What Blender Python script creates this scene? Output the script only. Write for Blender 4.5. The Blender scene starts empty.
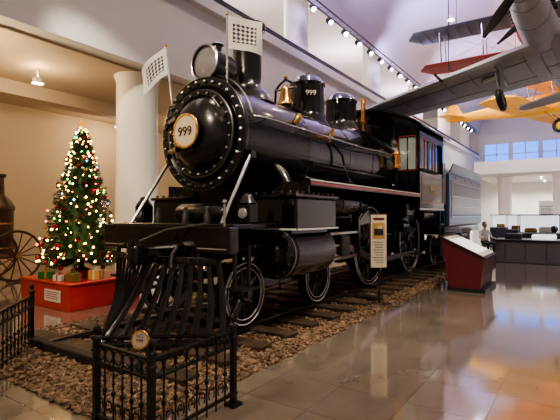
import bpy, math, random
from mathutils import Vector, Matrix, noise
random.seed(7)
PI=math.pi
# ---------------------------------------------------------------- materials
def mat(name,col,rough=.5,metal=0,emis=None,es=0,coat=0,bump=0,bscale=40,var=0,vscale=6):
    m=bpy.data.materials.new(name); m.use_nodes=True
    nt=m.node_tree; b=nt.nodes['Principled BSDF']
    c=(col[0],col[1],col[2],1)
    b.inputs['Base Color'].default_value=c
    b.inputs['Roughness'].default_value=rough
    b.inputs['Metallic'].default_value=metal
    b.inputs['Coat Weight'].default_value=coat
    b.inputs['Coat Roughness'].default_value=.06
    if emis:
        b.inputs['Emission Color'].default_value=(emis[0],emis[1],emis[2],1)
        b.inputs['Emission Strength'].default_value=es
    if bump or var:
        tc=nt.nodes.new('ShaderNodeTexCoord')
    if bump:
        n=nt.nodes.new('ShaderNodeTexNoise'); n.inputs['Scale'].default_value=bscale
        bp=nt.nodes.new('ShaderNodeBump'); bp.inputs['Strength'].default_value=bump; bp.inputs['Distance'].default_value=.02
        nt.links.new(tc.outputs['Object'],n.inputs['Vector'])
        nt.links.new(n.outputs['Fac'],bp.inputs['Height']); nt.links.new(bp.outputs['Normal'],b.inputs['Normal'])
    if var:
        n2=nt.nodes.new('ShaderNodeTexNoise'); n2.inputs['Scale'].default_value=vscale; n2.inputs['Detail'].default_value=4
        r=nt.nodes.new('ShaderNodeValToRGB')
        r.color_ramp.elements[0].position=.3; r.color_ramp.elements[1].position=.7
        r.color_ramp.elements[0].color=tuple(x*(1-var) for x in col)+(1,)
        r.color_ramp.elements[1].color=tuple(min(1,x*(1+var)) for x in col)+(1,)
        nt.links.new(tc.outputs['Object'],n2.inputs['Vector'])
        nt.links.new(n2.outputs['Fac'],r.inputs['Fac']); nt.links.new(r.outputs['Color'],b.inputs['Base Color'])
    return m
BLK=mat('gloss_black_paint',(.004,.004,.005),.14,0,coat=.7,bump=.03,bscale=6)
SAT=mat('satin_black_iron',(.006,.006,.007),.25,0,coat=.35,bump=.06,bscale=12)
IRON=mat('wrought_iron_black',(.008,.008,.008),.4)
STEEL=mat('polished_steel',(.55,.55,.55),.25,1)
DST=mat('dark_steel',(.10,.10,.10),.35,.9)
BRASS=mat('brass',(.62,.38,.13),.27,1)
COPPER=mat('copper_warm',(.6,.28,.1),.3,1)
WHT=mat('white_paint',(.75,.73,.7),.4)
CREAM=mat('cream_plate',(.76,.64,.48),.5,0)
SIGNW=mat('sign_cream',(.74,.64,.48),.5)
GLASS=mat('window_glass',(.30,.36,.34),.08,0,coat=.5)
LENS=mat('headlight_lens',(.5,.5,.52),.08,.6,coat=1)
WOOD=mat('dark_stained_wood',(.022,.017,.013),.75,bump=.4,bscale=30,var=.4)
TIE=mat('brown_tie_wood',(.06,.037,.022),.7,bump=.5,bscale=30,var=.4)
REDL=mat('red_lacquer',(.50,.03,.02),.35,coat=.3)
REDS=mat('dark_red_striping',(.34,.02,.015),.3,coat=.5)
MARO=mat('maroon_laminate',(.09,.010,.014),.35)
# ---------------------------------------------------------------- mesh builder
class M:
    def __init__(s,off=(0,0,0)):
        s.v=[];s.f=[];s.m=[];s.mats=[];s.o=Vector(off)
    def mi(s,m):
        if m not in s.mats: s.mats.append(m)
        return s.mats.index(m)
    def add(s,vs,fs,m):
        k=len(s.v); s.v+= [Vector(p)+s.o for p in vs]
        i=s.mi(m)
        for f in fs: s.f.append([a+k for a in f]); s.m.append(i)
    def box(s,c,d,m,rot=None,bev=0):
        hx,hy,hz=d[0]/2,d[1]/2,d[2]/2
        R=rot if rot else Matrix.Identity(3)
        if bev<=0:
            vs=[Vector(c)+R@Vector((x*hx,y*hy,z*hz)) for x in(-1,1) for y in(-1,1) for z in(-1,1)]
            s.add(vs,[(0,1,3,2),(4,6,7,5),(0,4,5,1),(2,3,7,6),(0,2,6,4),(1,5,7,3)],m)
        else:
            b=min(bev,hx*.9,hy*.9,hz*.9)
            vs=[];fs=[]
            for z,ins in((-hz,b),(-hz+b,0),(hz-b,0),(hz,b)):
                x=hx;y=hy
                pts=[(-x+b,-y),(x-b,-y),(x,-y+b),(x,y-b),(x-b,y),(-x+b,y),(-x,y-b),(-x,-y+b)]
                if ins: pts=[(-hx+b,-hy+b),(hx-b,-hy+b),(hx-b,-hy+b),(hx-b,hy-b),(hx-b,hy-b),(-hx+b,hy-b),(-hx+b,hy-b),(-hx+b,-hy+b)]
                vs+=[Vector(c)+R@Vector((p[0],p[1],z)) for p in pts]
            for r in range(3):
                for i in range(8):
                    j=(i+1)%8; fs.append((r*8+i,r*8+j,(r+1)*8+j,(r+1)*8+i))
            fs.append(tuple(range(7,-1,-1))); fs.append(tuple(range(24,32)))
            s.add(vs,fs,m)
    def lathe(s,prof,o,ax,m,seg=32,closed=False,caps=True,a0=0):
        ax=Vector(ax).normalized(); o=Vector(o)
        t=Vector((0,0,1)) if abs(ax.z)<.9 else Vector((1,0,0))
        u=ax.cross(t).normalized(); w=ax.cross(u)
        vs=[];fs=[]
        for r,h in prof:
            for i in range(seg):
                a=2*PI*i/seg+a0
                vs.append(o+ax*h+(u*math.cos(a)+w*math.sin(a))*r)
        n=len(prof)
        for k in range(n if closed else n-1):
            k2=(k+1)%n
            for i in range(seg):
                j=(i+1)%seg
                fs.append((k*seg+i,k*seg+j,k2*seg+j,k2*seg+i))
        if caps and not closed:
            fs.append(tuple(range(seg-1,-1,-1))); fs.append(tuple(range((n-1)*seg,n*seg)))
        s.add(vs,fs,m)
    def cyl(s,a,b,r,m,seg=12,r2=None):
        a=Vector(a);b=Vector(b);d=b-a
        s.lathe([(r,0),(r if r2 is None else r2,d.length)],a,d,m,seg)
    def torus(s,c,ax,R,r,m,seg=36,rs=8):
        s.lathe([(R+r*math.cos(2*PI*i/rs),r*math.sin(2*PI*i/rs)) for i in range(rs)],c,ax,m,seg,closed=True)
    def sph(s,c,r,m,seg=12,rings=8,sc=(1,1,1)):
        vs=[];fs=[];c=Vector(c)
        for k in range(1,rings):
            t=PI*k/rings
            for i in range(seg):
                a=2*PI*i/seg
                vs.append(c+Vector((r*sc[0]*math.sin(t)*math.cos(a),r*sc[1]*math.sin(t)*math.sin(a),r*sc[2]*math.cos(t))))
        vs.append(c+Vector((0,0,r*sc[2]))); vs.append(c-Vector((0,0,r*sc[2])))
        T=len(vs)-2;B=T+1
        for k in range(rings-2):
            for i in range(seg):
                j=(i+1)%seg; fs.append((k*seg+i,(k+1)*seg+i,(k+1)*seg+j,k*seg+j))
        for i in range(seg):
            j=(i+1)%seg; fs.append((T,i,j)); fs.append((B,(rings-2)*seg+j,(rings-2)*seg+i))
        s.add(vs,fs,m)
    def tube(s,pts,r,m,seg=8):
        pts=[Vector(p) for p in pts]; n=len(pts); vs=[];fs=[]
        prev=None
        for k,p in enumerate(pts):
            d=(pts[min(k+1,n-1)]-pts[max(k-1,0)]).normalized()
            if prev is None:
                t=Vector((0,0,1)) if abs(d.z)<.9 else Vector((1,0,0)); u=d.cross(t).normalized()
            else:
                u=(prev-d*prev.dot(d)).normalized()
            prev=u; w=d.cross(u)
            rr=r[k] if isinstance(r,(list,tuple)) else r
            for i in range(seg):
                a=2*PI*i/seg; vs.append(p+(u*math.cos(a)+w*math.sin(a))*rr)
        for k in range(n-1):
            for i in range(seg):
                j=(i+1)%seg; fs.append((k*seg+i,k*seg+j,(k+1)*seg+j,(k+1)*seg+i))
        fs.append(tuple(range(seg-1,-1,-1))); fs.append(tuple(range((n-1)*seg,n*seg)))
        s.add(vs,fs,m)
    def prism(s,poly,ext,m):
        n=len(poly); e=Vector(ext)
        vs=[Vector(p) for p in poly]+[Vector(p)+e for p in poly]
        fs=[tuple(range(n-1,-1,-1)),tuple(range(n,2*n))]+[(i,(i+1)%n,(i+1)%n+n,i+n) for i in range(n)]
        s.add(vs,fs,m)
    def loft(s,rings,m,caps=True):
        n=len(rings[0]); vs=[p for r in rings for p in r]; fs=[]
        for k in range(len(rings)-1):
            for i in range(n):
                j=(i+1)%n; fs.append((k*n+i,k*n+j,(k+1)*n+j,(k+1)*n+i))
        if caps: fs.append(tuple(range(n-1,-1,-1))); fs.append(tuple(range((len(rings)-1)*n,len(rings)*n)))
        s.add(vs,fs,m)
    def obj(s,name,parent=None,smooth=True,ang=35,recalc=True):
        me=bpy.data.meshes.new(name); me.from_pydata([tuple(p) for p in s.v],[],s.f)
        for m in s.mats: me.materials.append(m)
        me.polygons.foreach_set('material_index',s.m)
        me.update()
        if recalc:
            import bmesh
            bm=bmesh.new(); bm.from_mesh(me); bmesh.ops.recalc_face_normals(bm,faces=bm.faces); bm.to_mesh(me); bm.free()
        if smooth:
            me.polygons.foreach_set('use_smooth',[True]*len(me.polygons))
            me.set_sharp_from_angle(angle=math.radians(ang))
        o=bpy.data.objects.new(name,me); bpy.context.collection.objects.link(o)
        if parent:
            o.parent=parent; o.location=-Vector(parent.location)
        return o
def empty(name,loc):
    e=bpy.data.objects.new(name,None); e.location=loc; e.empty_display_size=.2
    bpy.context.collection.objects.link(e); return e
def text(name,body,loc,size,m,parent,rot,ext=.004):
    c=bpy.data.curves.new(name,'FONT'); c.body=body; c.size=size; c.extrude=ext; c.align_x='CENTER'; c.align_y='CENTER'
    c.materials.append(m)
    o=bpy.data.objects.new(name,c); bpy.context.collection.objects.link(o)
    o.rotation_euler=rot
    if parent: o.parent=parent; o.location=Vector(loc)-Vector(parent.location)
    else: o.location=loc
    return o
# ---------------------------------------------------------------- room
WALL=mat('plaster_warm',(.64,.54,.41),.8,bump=.05,bscale=30)
WALL2=mat('plaster_white',(.74,.72,.70),.75)
CEIL=mat('ceiling_plaster',(.55,.46,.35),.85)
DCEIL=mat('hall_ceiling',(.58,.55,.58),.8)
COLM=mat('column_plaster',(.88,.84,.76),.5)
def floor_mat():
    m=bpy.data.materials.new('polished_stone_tiles'); m.use_nodes=True; nt=m.node_tree; b=nt.nodes['Principled BSDF']
    tc=nt.nodes.new('ShaderNodeTexCoord'); br=nt.nodes.new('ShaderNodeTexBrick')
    br.offset=0; br.squash=1
    br.inputs['Scale'].default_value=1; br.inputs['Brick Width'].default_value=.62; br.inputs['Row Height'].default_value=.62
    br.inputs['Mortar Size'].default_value=.004; br.inputs['Color1'].default_value=(.275,.225,.18,1); br.inputs['Color2'].default_value=(.215,.175,.14,1)
    br.inputs['Mortar'].default_value=(.12,.095,.075,1); br.inputs['Bias'].default_value=-.1
    nt.links.new(tc.outputs['Object'],br.inputs['Vector'])
    n=nt.nodes.new('ShaderNodeTexNoise'); n.inputs['Scale'].default_value=2.5; n.inputs['Detail'].default_value=8
    nt.links.new(tc.outputs['Object'],n.inputs['Vector'])
    mx=nt.nodes.new('ShaderNodeMix'); mx.data_type='RGBA'; mx.blend_type='OVERLAY'; mx.inputs['Factor'].default_value=.35
    nt.links.new(br.outputs['Color'],mx.inputs['A']); nt.links.new(n.outputs['Fac'],mx.inputs['B'])
    nt.links.new(mx.outputs['Result'],b.inputs['Base Color'])
    mr=nt.nodes.new('ShaderNodeMapRange'); mr.inputs['To Min'].default_value=.05; mr.inputs['To Max'].default_value=.15
    nt.links.new(n.outputs['Fac'],mr.inputs['Value']); nt.links.new(mr.outputs['Result'],b.inputs['Roughness'])
    b.inputs['IOR'].default_value=1.8
    b.inputs['Coat Weight'].default_value=1; b.inputs['Coat Roughness'].default_value=.08
    bp=nt.nodes.new('ShaderNodeBump'); bp.inputs['Strength'].default_value=.08; bp.inputs['Distance'].default_value=.003; bp.invert=True
    nt.links.new(br.outputs['Fac'],bp.inputs['Height']); nt.links.new(bp.outputs['Normal'],b.inputs['Normal'])
    return m
XL,XR,YN,YF,ZC=-14.,9.,-7.,46.,11.5
def slab(name,c,d,m):
    a=M(); a.box(c,d,m); return a.obj(name,smooth=False)
slab('floor',((XL+XR)/2,(YN+YF)/2,-.1),(XR-XL,YF-YN,.2),floor_mat())
slab('wall_left',(XL-.1,(YN+YF)/2,ZC/2),(.2,YF-YN,ZC),WALL)
slab('wall_right',(XR+.1,(YN+YF)/2,ZC/2),(.2,YF-YN,ZC),WALL2)
slab('wall_back',((XL+XR)/2,YF+.1,ZC/2),(XR-XL,.2,ZC),WALL2)
slab('wall_front',((XL+XR)/2,YN-.1,ZC/2),(XR-XL,.2,ZC),WALL2)
slab('ceiling',((XL+XR)/2,(YN+YF)/2,ZC+.1),(XR-XL,YF-YN,.2),DCEIL)
BX=-8.0; YM=(YN+YF)/2; YL=YF-YN
slab('ceiling_mezzanine',((XL+BX)/2-.2,YM,5.2),(BX-XL-.4,YL,.6),CEIL)
slab('trim_1',(BX-.2,YM,5.3),(.4,YL,.7),WALL2)
slab('trim_2',(BX-.3,YM,6.3),(.4,YL,1.3),WALL2)
slab('trim_3',(BX-.22,YM,7.09),(.6,YL,.28),WALL2)
slab('trim_4',(BX-.1,YM,7.36),(.1,YL,.24),IRON)
slab('trim_5',(XL+2.3,YM,4.73),(.5,YL,.34),CEIL)
a=M()
pts=[(BX+.1-.1,ZC)]+[(BX+2.4*(1-math.cos(t*PI/20)),ZC-2.2*(1-math.sin(t*PI/20))) for t in range(0,11)]
a.prism([(p[0],YN,p[1]-.001) for p in pts],(0,YL,0),DCEIL); a.obj('trim_6',smooth=True)
for k in range(6):
    y=6.8+7.4*k
    if y>YF-1: break
    a=M(); a.lathe([(.60,0),(.60,.12),(.5,.2),(.48,4.75),(.54,4.9)],(-8.8,y,0),(0,0,1),COLM,40); a.obj('round_column')
    a=M(); a.lathe([(.46,5.5),(.46,ZC-.01)],(-8.95,y,0),(0,0,1),WALL2,40); a.obj('round_column')
slab('ceiling_far',(1,YF-4,4.9),(15.9,8,.6),WALL2); slab('trim_7',(1,YF-8.2,5.3),(15.9,.3,1.0),WALL2)
for x in(-4.9,-1.2,3.2,7.0):
    a=M(); a.lathe([(.6,0),(.6,.15),(.5,.25),(.5,4.4),(.6,4.59)],(x,YF-7.2,0),(0,0,1),WALL2,32); a.obj('round_column')
WIN=mat('blue_evening_window',(.03,.09,.35),.2,emis=(.08,.26,1.),es=2.2)
k=0
for x in(-6.5,-4.1,-1.7,.7,3.1,5.5):
    k+=1
    a=M(); a.box((x,YF-.05,7.3),(2.1,.06,2.0),WIN)
    for dx in(-1.05,0,1.05): a.box((x+dx,YF-.1,7.3),(.08,.1,2.1),WALL2)
    for dz in(-1.03,0,1.03): a.box((x,YF-.1,7.3+dz),(2.18,.1,.08),WALL2)
    a.obj('window_%d'%k,smooth=False)
# ---------------------------------------------------------------- ballast, ties, rails
def gravel_mat(name,c1,c2,c3,scale):
    m=bpy.data.materials.new(name); m.use_nodes=True; nt=m.node_tree; b=nt.nodes['Principled BSDF']
    tc=nt.nodes.new('ShaderNodeTexCoord'); v=nt.nodes.new('ShaderNodeTexVoronoi'); v.inputs['Scale'].default_value=scale
    nt.links.new(tc.outputs['Object'],v.inputs['Vector'])
    r=nt.nodes.new('ShaderNodeValToRGB'); sp=nt.nodes.new('ShaderNodeSeparateColor')
    nt.links.new(v.outputs['Color'],sp.inputs['Color']); nt.links.new(sp.outputs[0],r.inputs['Fac'])
    e=r.color_ramp.elements; e[0].color=c1+(1,); e[1].color=c3+(1,); x=e.new(.5); x.color=c2+(1,)
    nt.links.new(r.outputs['Color'],b.inputs['Base Color']); b.inputs['Roughness'].default_value=.75
    bp=nt.nodes.new('ShaderNodeBump'); bp.inputs['Strength'].default_value=.6; bp.inputs['Distance'].default_value=.02
    nt.links.new(v.outputs['Distance'],bp.inputs['Height']); nt.links.new(bp.outputs['Normal'],b.inputs['Normal'])
    return m
GRAV=gravel_mat('ballast_gravel',(.07,.042,.024),(.17,.105,.06),(.32,.22,.14),28)
X0,X1,Y0,Y1=-6.25,-2.74,2.05,18.1
def gh(x,y):
    e=min(x-X0,X1-x,y-Y0,Y1-y); e=max(0,min(1,e/.18))
    return .004+e*(.022+.022*noise.noise(Vector((x*3,y*3,0)))+.014*noise.noise(Vector((x*14,y*14,3))))
a=M(); nx,ny=70,300; vs=[];fs=[]
for j in range(ny+1):
    for i in range(nx+1):
        x=X0+(X1-X0)*i/nx;y=Y0+(Y1-Y0)*j/ny; vs.append((x,y,gh(x,y)))
for j in range(ny):
    for i in range(nx):
        p=j*(nx+1)+i; fs.append((p,p+1,p+nx+2,p+nx+1))
a.add(vs,fs,GRAV)
t=(1+5**.5)/2
ICO=[(-1,t,0),(1,t,0),(-1,-t,0),(1,-t,0),(0,-1,t),(0,1,t),(0,-1,-t),(0,1,-t),(t,0,-1),(t,0,1),(-t,0,-1),(-t,0,1)]
ICF=[(0,11,5),(0,5,1),(0,1,7),(0,7,10),(0,10,11),(1,5,9),(5,11,4),(11,10,2),(10,7,6),(7,1,8),(3,9,4),(3,4,2),(3,2,6),(3,6,8),(3,8,9),(4,9,5),(2,4,11),(6,2,10),(8,6,7),(9,8,1)]
def stone(x,y,r):
    z=gh(x,y)+r*.35; sc=(random.uniform(.7,1.3),random.uniform(.7,1.3),random.uniform(.5,.9))
    rz=random.uniform(0,PI);c,s_=math.cos(rz),math.sin(rz); vs=[]
    for p in ICO:
        k=r/1.9*random.uniform(.8,1.2); q=(p[0]*sc[0]*k,p[1]*sc[1]*k,p[2]*sc[2]*k)
        vs.append((x+q[0]*c-q[1]*s_,y+q[0]*s_+q[1]*c,z+q[2]))
    a.add(vs,ICF,GRAV)
for _ in range(6200): stone(random.uniform(-4.2,X1+.02),Y0+(random.random()**1.6)*11,random.uniform(.015,.034))
for _ in range(3000): stone(random.uniform(X0,-3.2),random.uniform(Y0-.03,4.3),random.uniform(.015,.034))
a.obj('ballast_bed',smooth=False,recalc=False)
AX=-4.46
a=M((AX,0,0))
y=2.95
while y<17.9:
    a.box((random.uniform(-.03,.03),y,.035),(2.85,.24,.11),TIE,bev=.01); y+=.60
for sx in(-1,1):
    a.box((sx*.75,10.3,.092),(.13,15.2,.008),DST); a.box((sx*.75,10.3,.08),(.03,15.2,.04),DST); a.box((sx*.75,10.3,.105),(.07,15.2,.018),DST,bev=.004)
a.box((-.1,2.72,.08),(1.75,.10,.10),WOOD,bev=.01)
a.obj('railroad_track',smooth=False)
# ---------------------------------------------------------------- locomotive
L=empty('steam_locomotive',(AX,4.6,0))
CZ=2.75
def P(): return M((AX,0,0))
a=P()
a.lathe([(.76,4.62),(.76,6.35)],(0,0,CZ),(0,1,0),SAT,72)
a.lathe([(.745,6.35),(.745,8.0),(.85,8.75),(.85,10.25)],(0,0,CZ),(0,1,0),BLK,72)
for y,r in((6.36,.765),(7.1,.752),(7.95,.752),(8.8,.857),(9.6,.857)):
    a.lathe([(r-.02,-.04),(r,-.03),(r,.03),(r-.02,.04)],(0,y,CZ),(0,1,0),BLK,72)
for y in(4.72,6.25):
    for i in range(48):
        an=2*PI*i/48; a.sph((.76*math.cos(an),y,CZ+.76*math.sin(an)),.014,SAT,6,4)
a.obj('boiler',L)
a=P()
a.lathe([(.0,0),(.80,0),(.81,.02),(.81,.07),(.795,.09),(.70,.10),(.665,.08),(.655,.05),(.64,.05),(.63,.12),(.60,.135),(.55,.135),(.535,.12),(.50,.17),(.44,.225),(.36,.27),(.28,.30),(.16,.32),(.02,.325)],(0,4.64,CZ),(0,-1,0),SAT,96)
a.torus((0,4.56,CZ),(0,1,0),.805,.016,SAT,96,8)
a.torus((0,4.51,CZ),(0,1,0),.62,.014,DST,96,8)
for i in range(30):
    an=2*PI*i/30; a.lathe([(.026,0),(.026,.03),(.014,.045)],(.745*math.cos(an),4.545,CZ+.745*math.sin(an)),(0,-1,0),STEEL,6)
for i in range(22):
    an=2*PI*(i+.5)/22; a.lathe([(.022,0),(.022,.03),(.01,.04)],(.575*math.cos(an),4.51,CZ+.575*math.sin(an)),(0,-1,0),STEEL,6)
for z in(-.22,.22):
    a.box((-.45,4.40,CZ+z),(.42,.03,.07),SAT,Matrix.Rotation(-.45,3,'Z'),.01)
    a.cyl((-.66,4.5,CZ+z-.07),(-.66,4.5,CZ+z+.07),.03,SAT)
for s in(-1,1):
    a.tube([(s*.5,4.44,CZ+.28),(s*.5,4.36,CZ+.3),(s*.42,4.33,CZ+.42),(s*.36,4.38,CZ+.44)],.012,STEEL)
a.obj('smokebox_front',L)
a=P()
a.lathe([(0,0),(.05,0),(.05,.06),(.235,.07),(.245,.09),(.235,.105),(.21,.105),(.205,.095),(0,.096)],(0,4.33,CZ),(0,-1,0),BRASS,56)
a.lathe([(0,.0),(.205,.0),(.205,.004),(0,.004)],(0,4.235,CZ),(0,-1,0),CREAM,56)
a.obj('number_plate',L)
GLD=mat('gold_leaf',(.55,.36,.12),.4,.3)
TXT=mat('black_lettering',(.02,.015,.01),.5)
text('plate_digits','999',(AX,4.225,CZ-.01),.18,TXT,L,(PI/2,0,0))
a=P()
a.lathe([(.46,-.16),(.40,-.04),(.30,.05),(.245,.14),(.235,.22),(.235,1.0),(.25,1.03),(.29,1.06),(.30,1.12),(.27,1.15),(.21,1.15),(.2,.9),(0,.9)],(0,5.6,3.55),(0,0,1),SAT,48)
a.obj('smokestack',L)
a=P(); hz=3.80;hy=4.62
a.lathe([(0,.62),(.1,.61),(.19,.52),(.225,.42),(.235,.06),(.26,.05),(.265,0),(.255,-.03),(.235,-.03),(.225,.0)],(0,hy,hz),(0,1,0),SAT,40,caps=False)
a.torus((0,hy-.02,hz),(0,1,0),.25,.018,STEEL,40)
a.lathe([(.235,.01),(.18,-.015),(.1,-.028),(0.001,-.032)],(0,hy,hz),(0,1,0),LENS,40)
a.box((0,hy+.3,3.53),(.5,.62,.05),SAT,bev=.01)
for s in(-1,1):
    a.box((s*.2,hy+.3,3.42),(.04,.5,.22),SAT)
    a.cyl((s*.2,hy+.1,3.3),(s*.2,hy+.1,3.56),.02,SAT)
a.box((0,hy+.3,3.58),(.26,.4,.08),SAT)
a.lathe([(.07,0),(.07,.1),(.1,.12),(.02,.17)],(0,hy+.25,hz+.21),(0,0,1),SAT,16)
a.obj('headlight',L)
a=P(); by=6.72
a.box((0,by,3.52),(.5,.25,.06),BLK,bev=.01)
for s in(-1,1): a.tube([(s*.20,by,3.53),(s*.23,by,3.72),(s*.22,by,3.92),(s*.12,by,4.02)],.024,BLK)
a.cyl((-.24,by,3.92),(.24,by,3.92),.022,STEEL)
a.tube([(-.12,by,4.02),(0,by,4.09),(.12,by,4.02)],.024,BLK)
a.lathe([(.0,.36),(.045,.36),(.075,.33),(.09,.26),(.105,.15),(.13,.06),(.16,0),(.145,0),(.115,.07),(.08,.18),(0,.26)],(0,by,3.62),(0,0,1),BRASS,32,caps=False)
a.sph((0,by,3.62),.03,DST)
a.lathe([(.03,0),(.04,.03),(.0,.08)],(0,by,4.1),(0,0,1),BRASS,12)
a.obj('bell',L)
a=P()
def dome(y,zb,H,R):
    a.lathe([(R+.16,-.22),(R+.09,-.06),(R+.02,.05),(R,.12),(R,H-.24),(R+.02,H-.22),(R+.02,H-.18),(R-.02,H-.15),(R-.08,H-.06),(R-.2,H-.01),(0.01,H)],(0,y,zb),(0,0,1),BLK,48)
    a.torus((0,y,zb+H-.2),(0,0,1),R+.012,.012,BLK,48)
dome(7.5,3.48,.88,.34)
dome(8.98,3.58,.76,.35)
a.lathe([(.04,0),(.04,.08),(0.01,.1)],(0,7.5,4.34),(0,0,1),DST,12)
a.obj('domes',L)
ca=math.radians(-48)
text('dome_lettering','999',(AX+.355*math.cos(ca+.0),7.5+.355*math.sin(ca),3.93),.14,mat('dome_gold',(.62,.55,.42),.4),L,(PI/2,0,ca+PI/2))
a=P()
for x,y,h in((.1,9.55,.3),(-.1,9.55,.3)):
    a.lathe([(.03,0),(.03,.08),(.055,.1),(.055,.24),(.03,.27),(.01,h)],(x,y,3.58),(0,0,1),BRASS,16)
a.lathe([(.03,0),(.03,.25),(.07,.27),(.07,.35),(.055,.36),(.055,.75),(.065,.76),(.05,.84),(.015,.92)],(.12,9.95,3.56),(0,0,1),COPPER,20)
a.tube([(.12,9.95,3.7),(.3,9.95,3.75),(.5,10.1,3.75)],.014,BLK)
a.lathe([(.10,0),(.10,.05),(.085,.07),(.085,.3),(.10,.32),(.06,.38),(.03,.4)],(1.02,9.75,2.66),(0,0,1),COPPER,20)
a.box((1.02,9.75,2.36),(.06,.06,.62),BLK)
a.lathe([(.035,0),(.05,.04),(.05,.16),(.03,.22),(.02,.28)],(.72,7.0,2.9),(.5,0,1),BRASS,14)
a.tube([(.76,7.0,2.95),(.86,7.3,2.7),(.86,7.5,2.3),(.95,7.8,2.1)],.022,BLK)
a.lathe([(.05,0),(.05,.12),(.03,.16)],(.7,5.95,3.08),(.6,0,.8),BRASS,14)
a.obj('brass_fittings',L)
a=P()
for s in(-1,1):
    a.tube([(s*.80,4.72,2.95),(s*.86,4.9,2.95),(s*.86,8.2,2.95),(s*.95,8.8,2.95),(s*.95,10.2,2.95)],.018,STEEL)
    for y in(4.95,5.9,6.9,7.9): a.cyl((s*.73,y,2.92),(s*.88,y,2.95),.014,STEEL,8); a.sph((s*.86,y,2.95),.028,STEEL,8,6)
    for y in(8.9,9.8): a.cyl((s*.83,y,2.92),(s*.97,y,2.95),.014,STEEL,8); a.sph((s*.95,y,2.95),.028,STEEL,8,6)
    a.tube([(s*.80,6.3,2.45),(s*.84,7,2.42),(s*.90,9,2.42),(s*.92,10.2,2.42)],.03,BLK)
    a.tube([(s*.55,6.5,2.25),(s*.86,6.9,2.16),(s*.9,10.2,2.16)],.022,STEEL)
pts=[(.86*math.cos(t_),4.66,CZ+.86*math.sin(t_)) for t_ in [math.radians(x) for x in range(15,166,10)]]
a.tube(pts,.014,DST)
a.obj('handrails_and_pipes',L)
a=P()
for s in(-1,1):
    a.box((s*1.07,7.7,2.05),(.66,5.0,.04),BLK); a.box((s*1.41,7.7,2.05),(.02,5.0,.085),BLK); a.box((s*1.423,7.7,2.085),(.006,5.0,.016),WHT); a.box((s*1.423,7.7,2.045),(.006,5.0,.03),REDS)
    for y in(5.4,6.4,7.4,8.4,9.4): a.prism([(s*.7,y,2.03),(s*1.35,y,2.03),(s*.7,y,1.75)],(0,.03,0),BLK)
    a.box((s*1.1,5.2,1.93),(.6,.03,.28),BLK)
    a.lathe([(0.01,0),(.12,.02),(.16,.08),(.16,1.3),(.12,1.36),(0.01,1.38)],(s*1.12,6.2,1.78),(0,1,0),BLK,24)
    for y in(6.5,7.2): a.torus((s*1.12,y,1.78),(0,1,0),.165,.01,DST,24,6)
a.obj('running_boards',L)
a=P(); ya,yb=10.2,12.35
def arc(x): return 3.62+.5*math.cos(min(1,abs(x)/1.52)*PI/2)**.8
xs=[-1.52+3.04*i/24 for i in range(25)]
top=[(x,ya-.25,arc(x)+.05) for x in xs]; bot=[(x,ya-.25,arc(x)) for x in reversed(xs)]
a.prism(top+bot,(0,yb-ya+.55,0),BLK)
for y in(ya,yb-.04):
    xs2=[-1.4+2.8*i/20 for i in range(21)]
    a.prism([(x,y,arc(x)+.01) for x in xs2]+[(1.4,y,3.42),(-1.4,y,3.42)],(0,.04,0),BLK)
    for s in(-1,1):
        a.box((s*1.36,y+.02,2.6),(.08,.04,1.7),BLK); a.box((s*.88,y+.02,2.6),(.10,.04,1.7),BLK)
        a.box((s*1.13,y+.02,2.22),(.5,.04,.9),BLK)
        a.box((s*1.12,y+.02,3.05),(.40,.012,.78),GLASS)
        a.box((s*1.12,y+.02,3.05),(.025,.03,.78),BLK)
for s in(-1,1):
    for dx in(-.2,.2): a.box((s*1.12+dx,ya-.003,3.05),(.015,.012,.82),REDS)
    for dz in(-.4,.4): a.box((s*1.12,ya-.003,3.05+dz),(.42,.012,.015),REDS)
a.box((0,ya+.03,3.1),(1.7,.04,.8),BLK)
for s in(-1,1):
    a.box((s*1.39,(ya+yb)/2,2.2),(.04,yb-ya,.95),BLK); a.box((s*1.39,(ya+yb)/2,3.53),(.04,yb-ya,.22),BLK)
    for y in(ya+.06,ya+.75,ya+1.4,yb-.1): a.box((s*1.39,y,3.05),(.045,.13,.9),BLK)
    for y in(ya+.41,ya+1.08):
        a.box((s*1.385,y,3.05),(.012,.6,.8),GLASS); a.box((s*1.40,y,3.05),(.025,.02,.8),REDS)
        a.box((s*1.40,y,2.68),(.03,.56,.025),REDS); a.box((s*1.40,y,3.41),(.03,.56,.02),REDS)
    for z in(1.9,2.54): a.box((s*1.413,(ya+yb)/2,z),(.006,yb-ya-.3,.022),REDS)
    for y in(ya+.15,yb-.15): a.box((s*1.413,y,2.22),(.006,.022,.64),REDS)
    a.box((s*1.43,ya+.75,2.66),(.09,1.35,.05),WOOD)
    a.box((s*1.415,(ya+yb)/2,1.74),(.012,yb-ya,.04),WHT)
    for y in(yb-.2,):
        for z in(.55,.95,1.35): a.box((s*1.25,y,z),(.35,.4,.03),IRON)
        for dy in(-.2,.2): a.box((s*1.4,y+dy,1.15),(.03,.04,1.3),IRON)
    a.cyl((s*1.44,yb-.02,1.9),(s*1.44,yb-.02,3.0),.016,STEEL)
    a.cyl((s*1.2,10.8,1.6),(s*1.2,11.8,1.6),.14,BLK,20)
a.box((0,(ya+yb)/2,1.74),(2.78,yb-ya,.06),BLK)
a.obj('cab',L,smooth=False)
text('cab_number','999',(AX+1.415,ya+1.08,2.22),.34,GLD,L,(PI/2,0,PI/2))
a=P()
for s in(-1,1):
    a.box((s*.5,8.4,1.08),(.12,8.4,.14),SAT); a.box((s*.5,9.9,.72),(.12,4.2,.12),SAT)
    for y in(8.2,9.3,10.8,12): a.box((s*.5,y,.9),(.12,.14,.4),SAT)
    a.box((s*.563,8.4,1.13),(.006,8.4,.02),REDS)
a.box((0,9.9,1.75),(1.05,2.3,1.3),BLK,bev=.05)
a.box((0,9.9,1.0),(1.0,2.0,.4),SAT)
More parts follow.
